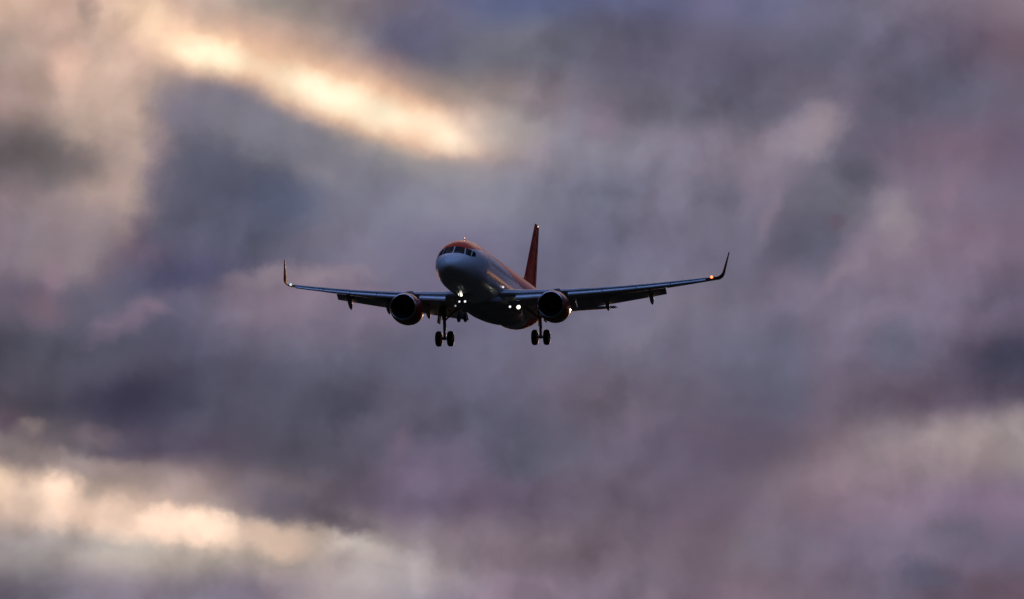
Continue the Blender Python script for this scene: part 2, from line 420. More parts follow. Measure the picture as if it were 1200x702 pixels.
def fuselage_mat():
    m, T, p, col, co = material('fuselage_paint', WHITE, 0.25, coat=0.15, spec=0.30, dirt=0.07)
    s = T.new('ShaderNodeSeparateXYZ')
    T.l.new(T.new('ShaderNodeTexCoord').outputs['Object'], s.inputs[0])
    x, y, z = s.outputs
    # boundary height of the orange-red paint along the body: over the cockpit roof, then sweeping down to the tail
    b = T.step(y, 2.4, 5.5, 0.98, 1.22)
    b = T.math('ADD', b, T.step(y, 8.0, 19.0, 0.0, -0.95))
    b = T.math('ADD', b, T.step(y, 19.0, 28.0, 0.0, -3.2))
    red = T.math('MULTIPLY', T.step(T.math('SUBTRACT', z, b), -0.008, 0.008, kind='LINEAR'), T.step(y, 2.2, 2.23, kind='LINEAR'))
    c = T.mix(red, col, (*RED, 1))
    # panel joints: thin darker rings and two lap joints
    ring = T.math('ABSOLUTE', T.math('SUBTRACT', T.math('FRACT', T.math('DIVIDE', y, 2.67)), 0.5))
    lap = T.math('MINIMUM', T.math('ABSOLUTE', T.math('SUBTRACT', z, 0.15)), T.math('ABSOLUTE', T.math('ADD', z, 1.25)))
    j = T.math('MAXIMUM', T.step(ring, 0.0, 0.008, 1.0, 0.0, 'LINEAR'), T.step(lap, 0.0, 0.012, 1.0, 0.0, 'LINEAR'))
    c = T.mix(T.math('MULTIPLY', j, 0.45), c, (0.12, 0.12, 0.13, 1))
    T.l.new(c, p.inputs['Base Color'])
    return m


M['body'] = fuselage_mat()

# ------------------------------------------------------------------ mesh helpers
def link(name, bm, mat, parent=None, smooth=True, angle=40):
    me = D2.meshes.new(name)
    bmesh.ops.remove_doubles(bm, verts=bm.verts, dist=1e-5)
    bmesh.ops.recalc_face_normals(bm, faces=bm.faces)
    bm.to_mesh(me)
    bm.free()
    if mat:
        me.materials.append(mat)
    if smooth:
        for p in me.polygons:
            p.use_smooth = True
        me.set_sharp_from_angle(angle=R(angle))
    o = D2.objects.new(name, me)
    COL.objects.link(o)
    if parent:
        o.parent = parent
    return o


def loft(bm, rings, cap=True, closed=True):
    vs_ = [[bm.verts.new(p) for p in r] for r in rings]
    n = len(rings[0])
    for a, b in zip(vs_, vs_[1:]):
        for k in range(n if closed else n - 1):
            try:
                bm.faces.new((a[k], a[(k + 1) % n], b[(k + 1) % n], b[k]))
            except ValueError:
                pass
    if cap and closed:
        for r in (vs_[0], vs_[-1]):
            try:
                bm.faces.new(r)
            except ValueError:
                pass


def tube(bm, pts, rads, n=14):
    """a round bar through pts with a radius at each"""
    pts = [Vector(p) for p in pts]
    rings = []
    for i, p in enumerate(pts):
        t = (pts[min(i + 1, len(pts) - 1)] - pts[max(i - 1, 0)]).normalized()
        a = t.cross(Vector((0, 0, 1)))
        if a.length < 1e-3:
            a = t.cross(Vector((0, 1, 0)))
        a.normalize()
        b = t.cross(a)
        r = rads[i] if isinstance(rads, (list, tuple)) else rads
        rings.append([p + a * r * math.cos(q) + b * r * math.sin(q) for q in [2 * math.pi * k / n for k in range(n)]])
    loft(bm, rings)


def lathe(bm, prof, centre, axis='Y', n=48, cap=False):
    """prof: (distance along axis, radius)"""
    c = Vector(centre)
    rings = []
    for (d, r) in prof:
        r = max(r, 0.0005)
        ring = []
        for k in range(n):
            q = 2 * math.pi * k / n
            if axis == 'Y':
                ring.append(c + Vector((r * math.cos(q), d, r * math.sin(q))))
            else:
                ring.append(c + Vector((d, r * math.cos(q), r * math.sin(q))))
        rings.append(ring)
    loft(bm, rings, cap=cap)


def box(bm, c, s, rot=None, bev=0.0):
    m = Matrix.Translation(c) @ (rot.to_4x4() if rot else Matrix()) @ Matrix.Diagonal((*s, 1))
    g = bmesh.ops.create_cube(bm, size=1, matrix=m)
    if bev:
        es = list({e for v_ in g['verts'] for e in v_.link_edges})
        bmesh.ops.bevel(bm, geom=es, offset=bev, segments=2, affect='EDGES')


def interp(tab, x, col):
    """smooth (monotone cubic) table look-up"""
    n = len(tab)
    if x <= tab[0][0]:
        return tab[0][col]
    if x >= tab[-1][0]:
        return tab[-1][col]
    i = max(k for k in range(n - 1) if tab[k][0] <= x)

    def slope(k):
        if k <= 0 or k >= n - 1:
            kk = 0 if k <= 0 else n - 2
            return (tab[kk + 1][col] - tab[kk][col]) / (tab[kk + 1][0] - tab[kk][0])
        h0, h1 = tab[k][0] - tab[k - 1][0], tab[k + 1][0] - tab[k][0]
        d0, d1 = (tab[k][col] - tab[k - 1][col]) / h0, (tab[k + 1][col] - tab[k][col]) / h1
        if d0 * d1 <= 0:
            return 0.0
        w1, w2 = 2 * h1 + h0, h1 + 2 * h0
        return (w1 + w2) / (w1 / d0 + w2 / d1)
    x0, x1 = tab[i][0], tab[i + 1][0]
    h = x1 - x0
    t = (x - x0) / h
    y0, y1, m0, m1 = tab[i][col], tab[i + 1][col], slope(i), slope(i + 1)
    return (2 * t**3 - 3 * t**2 + 1) * y0 + (t**3 - 2 * t**2 + t) * h * m0 + (-2 * t**3 + 3 * t**2) * y1 + (t**3 - t**2) * h * m1


# ------------------------------------------------------------------ ground (below the frame; it keeps the belly of the airliner dark)
gm, gT, gp, gcol, gco = material('dark_heath_ground', (0.026, 0.028, 0.020), 1.0, spec=0.0, dirt=0.3, dscale=0.02, aniso=(1, 1, 1))
bm = bmesh.new()
rr = [0, 30, 100, 300, 900, 3000, 9000, 20000]
vv = [[bm.verts.new((r_ * math.cos(2 * math.pi * k / 64), r_ * math.sin(2 * math.pi * k / 64), 0)) for k in range(64)] for r_ in rr[1:]]
c0 = bm.verts.new((0, 0, 0))
for k in range(64):
    bm.faces.new((c0, vv[0][k], vv[0][(k + 1) % 64]))
for a, b in zip(vv, vv[1:]):
    for k in range(64):
        bm.faces.new((a[k], b[k], b[(k + 1) % 64], a[(k + 1) % 64]))
ground = link('ground', bm, gm, smooth=False)
ground['kind'] = 'structure'

# ------------------------------------------------------------------ the airliner
# local axes: x = towards its left wing, y = aft from the nose, z = up; origin on the fuselage axis at the nose
ROT = (-11.35, -8.15, 0.642)
OFF = (-27.0 / PXM, 0.0, 16.153 / PXM)


def rot_fit(y, p, r):
    cy, sy, cp, sp, cr, sr = [f(R(a)) for a in (y, p, r) for f in (math.cos, math.sin)]
    Rz = Matrix(((cy, -sy, 0), (sy, cy, 0), (0, 0, 1)))
    Rx = Matrix(((1, 0, 0), (0, cp, -sp), (0, sp, cp)))
    Ry = Matrix(((cr, 0, sr), (0, 1, 0), (-sr, 0, cr)))
    return Ry @ Rx @ Rz


tilt_up = Matrix.Rotation(R(CAM_EL), 3, 'X')
RM = tilt_up @ rot_fit(*ROT)
centre = Vector(cam.location) + tilt_up @ Vector((OFF[0], DIST, OFF[2]))
plane = D2.objects.new('passenger_jet', None)
COL.objects.link(plane)
plane.location = centre - RM @ Vector((0, 15, 0))
plane.rotation_euler = RM.to_euler()
plane['label'] = 'white and orange-red twin-engine passenger jet flying towards the camera with landing gear down'
plane['category'] = 'airplane'

# fuselage: aft, z of widest line, half width, height above, height below
FUS = [
    (0.00, -0.62, 0.00, 0.00, 0.00), (0.04, -0.62, 0.17, 0.17, 0.15), (0.12, -0.61, 0.33, 0.31, 0.28), (0.30, -0.59, 0.54, 0.50, 0.47),
    (0.60, -0.54, 0.77, 0.69, 0.69), (1.00, -0.46, 1.00, 0.83, 0.94), (1.45, -0.37, 1.20, 0.93, 1.18), (1.75, -0.32, 1.31, 1.08, 1.30),
    (2.10, -0.26, 1.42, 1.28, 1.44), (2.50, -0.21, 1.53, 1.52, 1.56), (2.90, -0.17, 1.63, 1.70, 1.66), (3.40, -0.12, 1.73, 1.83, 1.76),
    (4.00, -0.08, 1.83, 1.94, 1.88), (5.00, -0.03, 1.94, 2.05, 2.00), (6.20, 0.00, 1.975, 2.07, 2.07), (24.0, 0.00, 1.975, 2.07, 2.07),
    (25.5, 0.02, 1.96, 2.05, 2.01), (27.0, 0.10, 1.90, 1.97, 1.86), (29.0, 0.28, 1.74, 1.77, 1.55), (31.0, 0.50, 1.46, 1.50, 1.18),
    (33.0, 0.76, 1.10, 1.15, 0.88), (35.0, 0.98, 0.72, 0.78, 0.58), (36.6, 1.12, 0.42, 0.45, 0.34), (37.45, 1.18, 0.20, 0.20, 0.18),
    (37.57, 1.19, 0.12, 0.12, 0.10)]


def fus_pt(y, q, off=0.0):
    """q: angle from the top, positive to port (+x)"""
    zc, w, ht, hb = [interp(FUS, y, k) for k in (1, 2, 3, 4)]
    c = math.cos(q)
    return Vector(((w + off) * math.sin(q), y, zc + ((ht if c > 0 else hb) + off) * c))


bm = bmesh.new()
ys = []
y = 0.0
while y < 37.57:
    ys.append(y)
    y += 0.02 if y < 0.2 else 0.06 if y < 1 else 0.12 if y < 7 else 0.5 if y < 23.5 else 0.3
ys.append(37.57)
NR = 96
loft(bm, [[fus_pt(y, 2 * math.pi * k / NR) + Vector((0, 0, 0)) if y > 0 else Vector((0.0005 * math.sin(2 * math.pi * k / NR), 0, -0.62 + 0.0005 * math.cos(2 * math.pi * k / NR))) for k in range(NR)] for y in ys])
fuselage = link('fuselage', bm, M['body'], plane, angle=60)


def patch_on_body(name, corners, mat, parent, off=0.012, nu=8, nv=8, frame=None):
    """corners (y, q) in order; a curved panel lying on the body"""
    bm = bmesh.new()
    g = []
    for a in range(nu + 1):
        row = []
        for b in range(nv + 1):
            s, t = a / nu, b / nv
            yq = [(1 - s) * (1 - t) * corners[0][k] + s * (1 - t) * corners[1][k] + s * t * corners[2][k] + (1 - s) * t * corners[3][k] for k in (0, 1)]
            row.append(bm.verts.new(fus_pt(yq[0], yq[1], off)))
        g.append(row)
    for a in range(nu):
        for b in range(nv):
            bm.faces.new((g[a][b], g[a + 1][b], g[a + 1][b + 1], g[a][b + 1]))
    bmesh.ops.recalc_face_normals(bm, faces=bm.faces)
    ex = bmesh.ops.solidify(bm, geom=bm.faces[:], thickness=0.02)
    return link(name, bm, mat, parent)


def front_yq(x, z):
    """body surface point seen straight from the front at (x, z) -> (y, q)"""
    lo, hi = 0.0, 6.2
    for _ in range(40):
        y = (lo + hi) / 2
        zc, w, ht, hb = [interp(FUS, y, k) for k in (1, 2, 3, 4)]
        h = ht if z > zc else hb
        if (x / max(w, 1e-4)) ** 2 + ((z - zc) / max(h, 1e-4)) ** 2 > 1:
            lo = y
        else:
            hi = y
    zc, w, ht, hb = [interp(FUS, hi, k) for k in (1, 2, 3, 4)]
    h = ht if z > zc else hb
    return hi, math.atan2(x / w, (z - zc) / h)


WIN = [((0.045, 0.50), (0.80, 0.44), (0.73, 1.00), (0.045, 1.08)),
       ((0.875, 0.42), (1.22, 0.30), (1.20, 0.86), (0.81, 0.98)),
       ((1.275, 0.30), (1.48, 0.36), (1.42, 0.72), (1.25, 0.83))]
for quad in WIN:
    for sgn in (-1, 1):
        cs = [front_yq(sgn * x, z) for x, z in quad]
        patch_on_body('cockpit_window', cs, M['glass'], plane, off=0.006)

# cabin windows (both sides) and doors
CABIN_Y = [6.6 + 0.533 * k for k in range(44)]
cw = None
for sgn in (-1, 1):
    for yy in CABIN_Y:
        if 16.2 < yy < 16.8:
            continue
        q0, q1 = sgn * R(74), sgn * R(83.5)
        if yy == CABIN_Y[0] or cw is None:
            bm = bmesh.new()
            pc = fus_pt(yy, sgn * R(78.5), 0.004)
            ring = []
            for k in range(16):
                an = 2 * math.pi * k / 16
                ey = 0.115 * math.copysign(abs(math.cos(an)) ** 0.7, math.cos(an))
                ez = 0.165 * math.copysign(abs(math.sin(an)) ** 0.7, math.sin(an))
                ring.append((ey, ez))
            for off in (0.004,):
                outer = [bm.verts.new(fus_pt(yy + ey, sgn * (R(78.5) - ez / 2.02), 0.006) - pc) for ey, ez in ring]
                inner = [bm.verts.new(fus_pt(yy + ey, sgn * (R(78.5) - ez / 2.02), -0.03) - pc) for ey, ez in ring]
                bm.faces.new(outer)
                bm.faces.new(inner)
                for k in range(16):
                    bm.faces.new((outer[k], outer[(k + 1) % 16], inner[(k + 1) % 16], inner[k]))
            cw = link('cabin_window', bm, M['pane'], plane, smooth=False)
            cw.location = pc
        else:
            o = cw.copy()
            COL.objects.link(o)
            o.parent = plane
            o.location = fus_pt(yy, sgn * R(78.5), 0.004)
    cw = None


def door(y0, y1, z0, z1, sgn):
    """a door: its raised outline seal on the body with an inner panel and a handle"""
    def qz(z):
        return sgn * math.acos(max(-1, min(1, z / 2.07)))
    d = patch_on_body('door', [(y0, qz(z0)), (y1, qz(z0)), (y1, qz(z1)), (y0, qz(z1))], M['body'], plane, off=0.008)
    bm = bmesh.new()
    pts = []
    for (a, b) in (((y0, z0), (y1, z0)), ((y1, z0), (y1, z1)), ((y1, z1), (y0, z1)), ((y0, z1), (y0, z0))):
        for k in range(8):
            t = k / 8
            pts.append(fus_pt(a[0] + (b[0] - a[0]) * t, qz(a[1] + (b[1] - a[1]) * t), 0.004))
    pts.append(pts[0])
    tube(bm, pts, 0.012, 6)
    link('door_seal', bm, M['seal'], d)
    bm = bmesh.new()
    tube(bm, [fus_pt(y0 + 0.15, qz(0.1), 0.02), fus_pt(y0 + 0.4, qz(0.1), 0.02)], 0.02, 8)
    link('door_handle', bm, M['steel'], d)


for sgn in (-1, 1):
    door(4.95, 5.80, -0.55, 1.30, sgn)
    door(29.6, 30.4, -0.35, 1.45, sgn)

# wing to body fairing
bm = bmesh.new()
FAIR = [(9.6, 0.30, -1.95, 0.08), (10.4, 1.20, -1.80, 0.30), (11.4, 1.75, -1.55, 0.62), (12.6, 2.05, -1.35, 0.88), (14.0, 2.15, -1.30, 0.98),
        (17.5, 2.15, -1.30, 0.98), (19.0, 2.08, -1.35, 0.88), (20.4, 1.80, -1.50, 0.70), (21.8, 1.25, -1.72, 0.42), (23.0, 0.40, -1.93, 0.10)]
rings = []
y = 9.6
while y <= 23.0:
    w, zc, h = [interp(FAIR, y, k) for k in (1, 2, 3)]
    rings.append([(w * math.copysign(abs(math.sin(q)) ** 0.75, math.sin(q)), y, zc + h * math.copysign(abs(math.cos(q)) ** 0.75, math.cos(q))) for q in [2 * math.pi * k / 48 for k in range(48)]])
    y += 0.2
loft(bm, rings)
link('belly_fairing', bm, M['fairing'], plane, angle=60)


# ---- lifting surfaces
def naca(t, n=16, camber=0.02):
    """closed airfoil ring of (chord fraction, height fraction), from the trailing edge over the top to the nose and back"""
    up, lo = [], []
    for k in range(n + 1):
        x = 0.5 * (1 - math.cos(math.pi * k / n))
        yt = 5 * t * (0.2969 * math.sqrt(x) - 0.1260 * x - 0.3516 * x * x + 0.2843 * x**3 - 0.1036 * x**4)
        yc = camber * 4 * x * (1 - x)
        up.append((x, yc + yt))
        lo.append((x, yc - yt))
    return up[::-1] + lo[1:]


def section(le, chord, t, inc=0.0, roll=0.0, camber=0.02, lat=1, cut=1.0, n=16):
    """airfoil ring in space. inc: nose-up degrees; roll: leans the section's own up axis outboard->up (for winglets)"""
    pts = []
    ci, si = math.cos(R(inc)), math.sin(R(inc))
    cr_, sr_ = math.cos(R(roll)), math.sin(R(roll))
    for (x, h) in naca(t, n, camber):
        x = min(x, cut)
        a, b = x * chord, h * chord
        yy = a * ci + b * si
        zz = -a * si + b * ci
        pts.append((lat * (le[0] - zz * sr_), le[1] + yy, le[2] + zz * cr_))
    return pts


def wing_z(x):
    s = max(0.0, (x - 2.0) / 15.0)
    return -1.12 + (x - 2.0) * math.tan(R(5.1)) + 0.78 * s * s


def wing_le(x):
    return 11.55 + (x - 1.98) * 0.5095 if x > 2.6 else 11.55 + (2.6 - 1.98) * 0.5095 - (2.6 - x) * 0.9


def wing_te(x):
    return 17.95 if x < 6.4 else 17.95 + (x - 6.4) * (20.75 - 17.95) / (17.0 - 6.4)


def wing_chord(x):
    return wing_te(x) - wing_le(x)


def wing_inc(x):
    return 4.2 - 4.5 * min(1, max(0, (x - 2) / 15))


def wing_t(x):
    return 0.15 - 0.045 * min(1, max(0, (x - 2) / 8))


def on_wing(x, f, dz=0.0):
    """point at chord fraction f"""
    c, i = wing_chord(x), R(wing_inc(x))
    return Vector((x, wing_le(x) + f * c * math.cos(i), wing_z(x) - f * c * math.sin(i) + dz))


def mir(p, s):
    return (s * p[0], p[1], p[2])


for S in (1, -1):
    # main wing box; the trailing part is cut where the flaps leave it
    bm = bmesh.new()
    st = [1.2, 2.0, 3.0, 4.5, 6.4, 8.5, 10.5, 12.0, 13.19]
    rings = [section((x, wing_le(x), wing_z(x)), wing_chord(x), wing_t(x), wing_inc(x), lat=S, cut=0.88) for x in st]
    rings += [section((x, wing_le(x), wing_z(x)), wing_chord(x), wing_t(x), wing_inc(x), lat=S) for x in (13.2, 14.5, 16.0, 16.9)]
    loft(bm, rings)
    wing = link('wing', bm, M['grey'], plane, angle=35)

    # slats, drooped and pushed forward
    for (a, b) in ((2.75, 5.05), (6.45, 8.85), (8.9, 11.3), (11.35, 13.75), (13.8, 16.3)):
        bm = bmesh.new()
        rings = []
        for k in range(7):
            x = a + (b - a) * k / 6
            c = wing_chord(x)
            sc = 0.17 * c + 0.10
            ring = []
            base = on_wing(x, -0.035, -0.035 * c - 0.04)
            an = R(-24 + wing_inc(x))
            for (fx, fh) in naca(0.34, 10, 0.10):
                # hollow back: lower side pulled up behind the nose
                if fh < 0 and fx > 0.25:
                    fh = fh * 0.2 + 0.02
                aa, bb = fx * sc, fh * sc
                ring.append((S * x, base.y + aa * math.cos(an) + bb * math.sin(an) - 0.02, base.z - aa * math.sin(an) + bb * math.cos(an) - 0.28 * sc))
            rings.append(ring)
        loft(bm, rings)
        link('slat', bm, M['slat'], wing, angle=50)

    # flaps, fully lowered
    for (a, b, fc0, fc1) in ((2.2, 6.37, 1.30, 1.15), (6.42, 13.1, 1.13, 0.72)):
        bm = bmesh.new()
        rings = []
        for k in range(9):
            t = k / 8
            x = a + (b - a) * t
            fc = fc0 + (fc1 - fc0) * t
            p = on_wing(x, 0.85, -0.035)
            rings.append(section((x, p.y, p.z), fc, 0.13, -0.0 + 34, lat=S, camber=0.03))
        loft(bm, rings)
        link('flap', bm, M['grey'], wing, angle=40)

    # flap track fairings, tails lowered with the flaps
    for x, ln in ((5.35, 2.6), (8.7, 2.5), (12.0, 2.1)):
        bm = bmesh.new()
        p0 = on_wing(x, 0.52, -0.03 * wing_chord(x) - 0.05)
        p1 = on_wing(x, 0.80, -0.28)
        e = on_wing(x, 0.86, 0)
        p2 = Vector((x, e.y + 0.50, e.z - 0.75))
        p3 = Vector((x, e.y + 0.90, e.z - 1.06))
        rings = []
        for t, (p, q, r0, r1) in ((0, (p0, p1, 0.03, 0.17)), (1, (p1, p2, 0.17, 0.16)), (2, (p2, p3, 0.16, 0.015))):
            for k in range(6 if t < 2 else 7):
                s = k / 6
                cc = p.lerp(q, s)
                r_ = r0 + (r1 - r0) * math.sin(s * math.pi / 2) if t == 0 else r0 + (r1 - r0) * (s if t == 1 else s ** 1.4)
                rings.append([(S * cc.x + r_ * math.cos(w_), cc.y, cc.z + 1.5 * r_ * math.sin(w_)) for w_ in [2 * math.pi * j / 16 for j in range(16)]])
        loft(bm, rings)
        link('flap_track_fairing', bm, M['fairing'], wing, angle=60)

    # upswept wing tip
    bm = bmesh.new()
    rings = []
    x0, z0, y0, c0_ = 16.9, wing_z(16.9), wing_le(16.9), wing_chord(16.9)
    NA = 14
    for k in range(NA + 1):
        t = k / NA
        if t < 0.5:
            a = (t / 0.5) * R(80)
            s0 = R(6)
            rad = 0.62
            px = x0 + rad * math.sin(min(a, R(80)))
            pz = z0 + rad * (1 - math.cos(a)) + 0.03 * t
            py = y0 + (t / 0.5) * 0.62
            ch = c0_ - (t / 0.5) * 0.50
        else:
            a = R(80)
            tt = (t - 0.5) / 0.5
            bx, bz = x0 + 0.62 * math.sin(R(80)), z0 + 0.62 * (1 - math.cos(R(80)))
            px = bx + tt * 1.75 * math.cos(R(81))
            pz = bz + tt * 1.75 * math.sin(R(81))
            py = y0 + 0.62 + tt * 1.15
            ch = (c0_ - 0.50) * (1 - tt) + 0.42 * tt
        rings.append(section((px, py, pz), ch, 0.065, 0.0, math.degrees(a), camber=0.005, lat=S))
    loft(bm, rings)
    link('winglet', bm, M['tip'], wing, angle=50)

    # static wicks on the outboard trailing edge
    for x in (14.0, 15.0, 16.0, 16.7):
        bm = bmesh.new()
        p = on_wing(x, 1.0)
        tube(bm, [mir(p, S), (S * x, p.y + 0.22, p.z)], 0.008, 5)
        link('static_wick', bm, M['seal'], wing)

    # navigation lamp in the wing tip leading edge
    bm = bmesh.new()
    p = on_wing(16.75, 0.0, 0.02)
    bmesh.ops.create_uvsphere(bm, u_segments=16, v_segments=10, radius=0.105 if S > 0 else 0.10, matrix=Matrix.Translation((S * p.x, p.y - 0.03, p.z)))
    lamp = link('navigation_light', bm, M['nav_red'] if S > 0 else M['nav_green'], wing)
    lamp['label'] = 'red lamp glowing in the wing tip' if S > 0 else 'pale greenish white lamp in the wing tip'

    # engine
    ex, ez, ey = 5.75, -2.20, 10.3
    C = (S * ex, ey, ez)
    bm = bmesh.new()
    outer = [(0.16, 1.045), (0.35, 1.10), (0.7, 1.165), (1.2, 1.205), (1.8, 1.20), (2.4, 1.13), (2.9, 1.01), (3.3, 0.88)]
    inner = [(3.28, 0.86), (2.9, 0.90)]
    lathe(bm, outer + inner, C, n=64)
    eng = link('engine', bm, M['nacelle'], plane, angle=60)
    bm = bmesh.new()
    lathe(bm, [(0.42, 0.895), (0.25, 0.895), (0.12, 0.905), (0.04, 0.925), (0.0, 0.965), (0.02, 0.995), (0.07, 1.02), (0.16, 1.045)], C, n=64)
    link('intake_lip', bm, M['lip'], eng, angle=60)
    bm = bmesh.new()
    lathe(bm, [(0.42, 0.895), (0.9, 0.87), (1.25, 0.87), (1.27, 0.0)], C, n=64)
    link('intake_duct', bm, M['duct'], eng, angle=60)
    bm = bmesh.new()
    for k in range(24):
        a = 2 * math.pi * k / 24
        rings = []
        for j in range(5):
            r_ = 0.26 + (0.85 - 0.26) * j / 4
            tw = R(28 + 34 * j / 4)
            hw = 0.085 + 0.02 * j
            rad = Vector((math.cos(a), 0, math.sin(a)))
            tan = Vector((-math.sin(a), 0, math.cos(a)))
            d = tan * math.sin(tw) + Vector((0, 1, 0)) * math.cos(tw)
            nrm = rad.cross(d)
            cc = Vector(C) + Vector((0, 1.08, 0)) + rad * r_
            rings.append([cc - d * hw, cc + nrm * 0.008, cc + d * hw, cc - nrm * 0.008])
        loft(bm, rings)
    link('fan', bm, M['fan'], eng, smooth=False)
    bm = bmesh.new()
    lathe(bm, [(0.72, 0.0), (0.76, 0.07), (0.85, 0.16), (0.98, 0.24), (1.12, 0.275), (1.2, 0.275)], C, n=32)
    link('spinner', bm, M['fan'], eng, angle=60)
    bm = bmesh.new()
    lathe(bm, [(2.7, 0.66), (3.3, 0.64), (3.9, 0.56), (4.5, 0.44), (4.48, 0.42), (3.9, 0.48)], C, n=48)
    lathe(bm, [(4.0, 0.28), (4.5, 0.24), (4.9, 0.12), (5.1, 0.0)], C, n=32)
    link('exhaust_nozzle', bm, M['nozzle'], eng, angle=60)
    # pylon
    bm = bmesh.new()
    rings = []
    for (dy, zt, zb, hw) in ((0.9, -1.03, -1.15, 0.03), (1.6, -0.78, -1.2, 0.13), (2.6, -0.62, -1.3, 0.20), (3.6, -0.75, -1.55, 0.21), (4.8, -1.02, -1.5, 0.20), (6.2, -1.25, -1.50, 0.12), (7.2, -1.40, -1.48, 0.03)):
        zt += 0.0
        rings.append([(S * ex + hw, ey + dy, zt), (S * ex + hw, ey + dy, zb), (S * ex - hw, ey + dy, zb), (S * ex - hw, ey + dy, zt)])
    loft(bm, rings)
    link('pylon', bm, M['fairing'], plane, smooth=False)

    # horizontal stabiliser
    bm = bmesh.new()
    rings = []
    for k in range(6):
        t = k / 5
        x = 0.4 + (6.22 - 0.4) * t
        rings.append(section((x, 31.5 + x * 0.62, 0.60 + x * 0.095), 4.05 - 2.55 * t, 0.10, -1.5, lat=S, camber=-0.005))
    loft(bm, rings)
    link('horizontal_stabiliser', bm, M['grey'], plane, angle=40)

    # main landing gear
    gx, gy, gz = 3.795, 17.7, -3.76
    bm = bmesh.new()
    tube(bm, [(S * gx, 17.2, -1.15), (S * gx, 17.45, -2.3)], [0.19, 0.18], 18)
    tube(bm, [(S * gx, 17.45, -2.3), (S * gx, 17.7, gz)], [0.115, 0.10], 16)
    tube(bm, [(S * (gx - 0.62), gy, gz), (S * (gx + 0.62), gy, gz)], 0.075, 12)
    box(bm, (S * gx, gy - 0.02, gz + 0.05), (0.26, 0.30, 0.30), bev=0.05)
    # torque links behind the strut
    tube(bm, [(S * gx, 17.75, -2.45), (S * gx, 18.02, -2.95), (S * gx, 17.82, gz + 0.12)], [0.05, 0.045, 0.05], 8)
    tube(bm, [(S * (gx - 0.1), 17.3, -1.9), (S * (gx - 0.14), 17.5, -2.9)], 0.03, 6)
    gear = link('main_landing_gear', bm, M['steel'], plane, angle=50)
    gear.location = (0, -1.05, -0.10)
    bm = bmesh.new()
    tube(bm, [(S * (gx - 0.08), 17.42, -2.35), (S * (gx - 0.62), 17.35, -1.85), (S * (gx - 1.5), 17.25, -1.2)], [0.07, 0.085, 0.07], 10)
    tube(bm, [(S * (gx - 0.62), 17.35, -1.85), (S * (gx - 0.2), 17.25, -1.35)], 0.04, 8)
    link('side_brace', bm, M['steel'], gear)
    bm = bmesh.new()
    box(bm, (S * (gx + 0.34), 17.35, -1.95), (0.05, 1.05, 1.35), Matrix.Rotation(R(-7 * S), 3, 'Y'), 0.02)
    box(bm, (S * (gx + 0.22), 17.35, -2.0), (0.22, 0.08, 0.08))
    link('gear_door', bm, M['fairing'], gear)
    for dx in (-0.465, 0.465):
        bm = bmesh.new()
        cx = S * gx + dx
        lathe(bm, [(-0.215, 0.30), (-0.225, 0.40), (-0.20, 0.52), (-0.13, 0.592), (0, 0.608), (0.13, 0.592), (0.20, 0.52), (0.225, 0.40), (0.215, 0.30), (-0.215, 0.30)], (cx, gy, gz), 'X', 40)
        wh = link('wheel', bm, M['tyre'], gear, angle=60)
        bm = bmesh.new()
        lathe(bm, [(-0.16, 0.0), (-0.17, 0.12), (-0.12, 0.2), (-0.19, 0.29), (-0.20, 0.31), (0.20, 0.31), (0.19, 0.29), (0.12, 0.2), (0.17, 0.12), (0.16, 0.0)], (cx, gy, gz), 'X', 32)
        hb_ = link('wheel_hub', bm, M['hub'], gear, angle=50)

    if S < 0:
        continue
    # landing lamp on its short arm under the wing root
    bm = bmesh.new()
    lx, ly, lz = (2.72, 13.2, -1.98)
    lathe(bm, [(0.03, 0.155), (-0.13, 0.165), (-0.13, 0.18), (0.03, 0.18), (0.12, 0.15), (0.2, 0.07), (0.22, 0.0)], (S * lx, ly, lz), 'Y', 24)
    tube(bm, [(S * lx, ly + 0.1, lz), (S * lx, ly + 0.25, lz + 0.45)], 0.03, 8)
    ll = link('landing_light', bm, M['steel'], plane)
    bm = bmesh.new()
    lathe(bm, [(0.0, 0.0), (0.0, 0.09), (0.001, 0.12), (0.002, 0.157)], (S * lx, ly, lz), 'Y', 24)
    lens = link('lamp_lens', bm, M['lamp_big'], ll)
    ll['label'] = 'lit landing light under the wing root'

# fin and rudder
bm = bmesh.new()
rings = []
for k in range(9):
    t = k / 8
    z = 1.5 + (7.72 - 1.5) * t
    ly = 28.1 + (33.2 - 28.1) * t
    ch = 5.6 + (1.75 - 5.6) * t
    rg = []
    for (fx, fh) in naca(0.062, 16, 0.0):
        fx = min(fx, 0.70)
        rg.append((fh * ch, ly + fx * ch, z))
    rings.append(rg)
loft(bm, rings)
# dorsal fillet
rings = []
for (yy, zt, hw) in ((26.6, 2.04, 0.02), (27.6, 2.22, 0.10), (28.6, 2.55, 0.14), (29.8, 3.1, 0.16)):
    rings.append([(-hw, yy, 1.75), (-hw * 0.5, yy, zt - 0.06), (0, yy, zt), (hw * 0.5, yy, zt - 0.06), (hw, yy, 1.75)])
loft(bm, rings)
fin = link('tail_fin', bm, M['fin'], plane, angle=50)
bm = bmesh.new()
rings = []
for k in range(9):
    t = k / 8
    z = 2.15 + (7.60 - 2.15) * t
    tz = (z - 1.5) / (7.72 - 1.5)
    ly = 28.1 + (33.2 - 28.1) * tz
    ch = 5.6 + (1.75 - 5.6) * tz
    rg = []
    for (fx, fh) in naca(0.058, 16, 0.0):
        if fx < 0.706:
            fx = 0.706
            fh = math.copysign(0.032, fh)
        rg.append((fh * ch, ly + fx * ch, z))
    rings.append(rg)
loft(bm, rings)
link('rudder', bm, M['fin'], fin, angle=50)

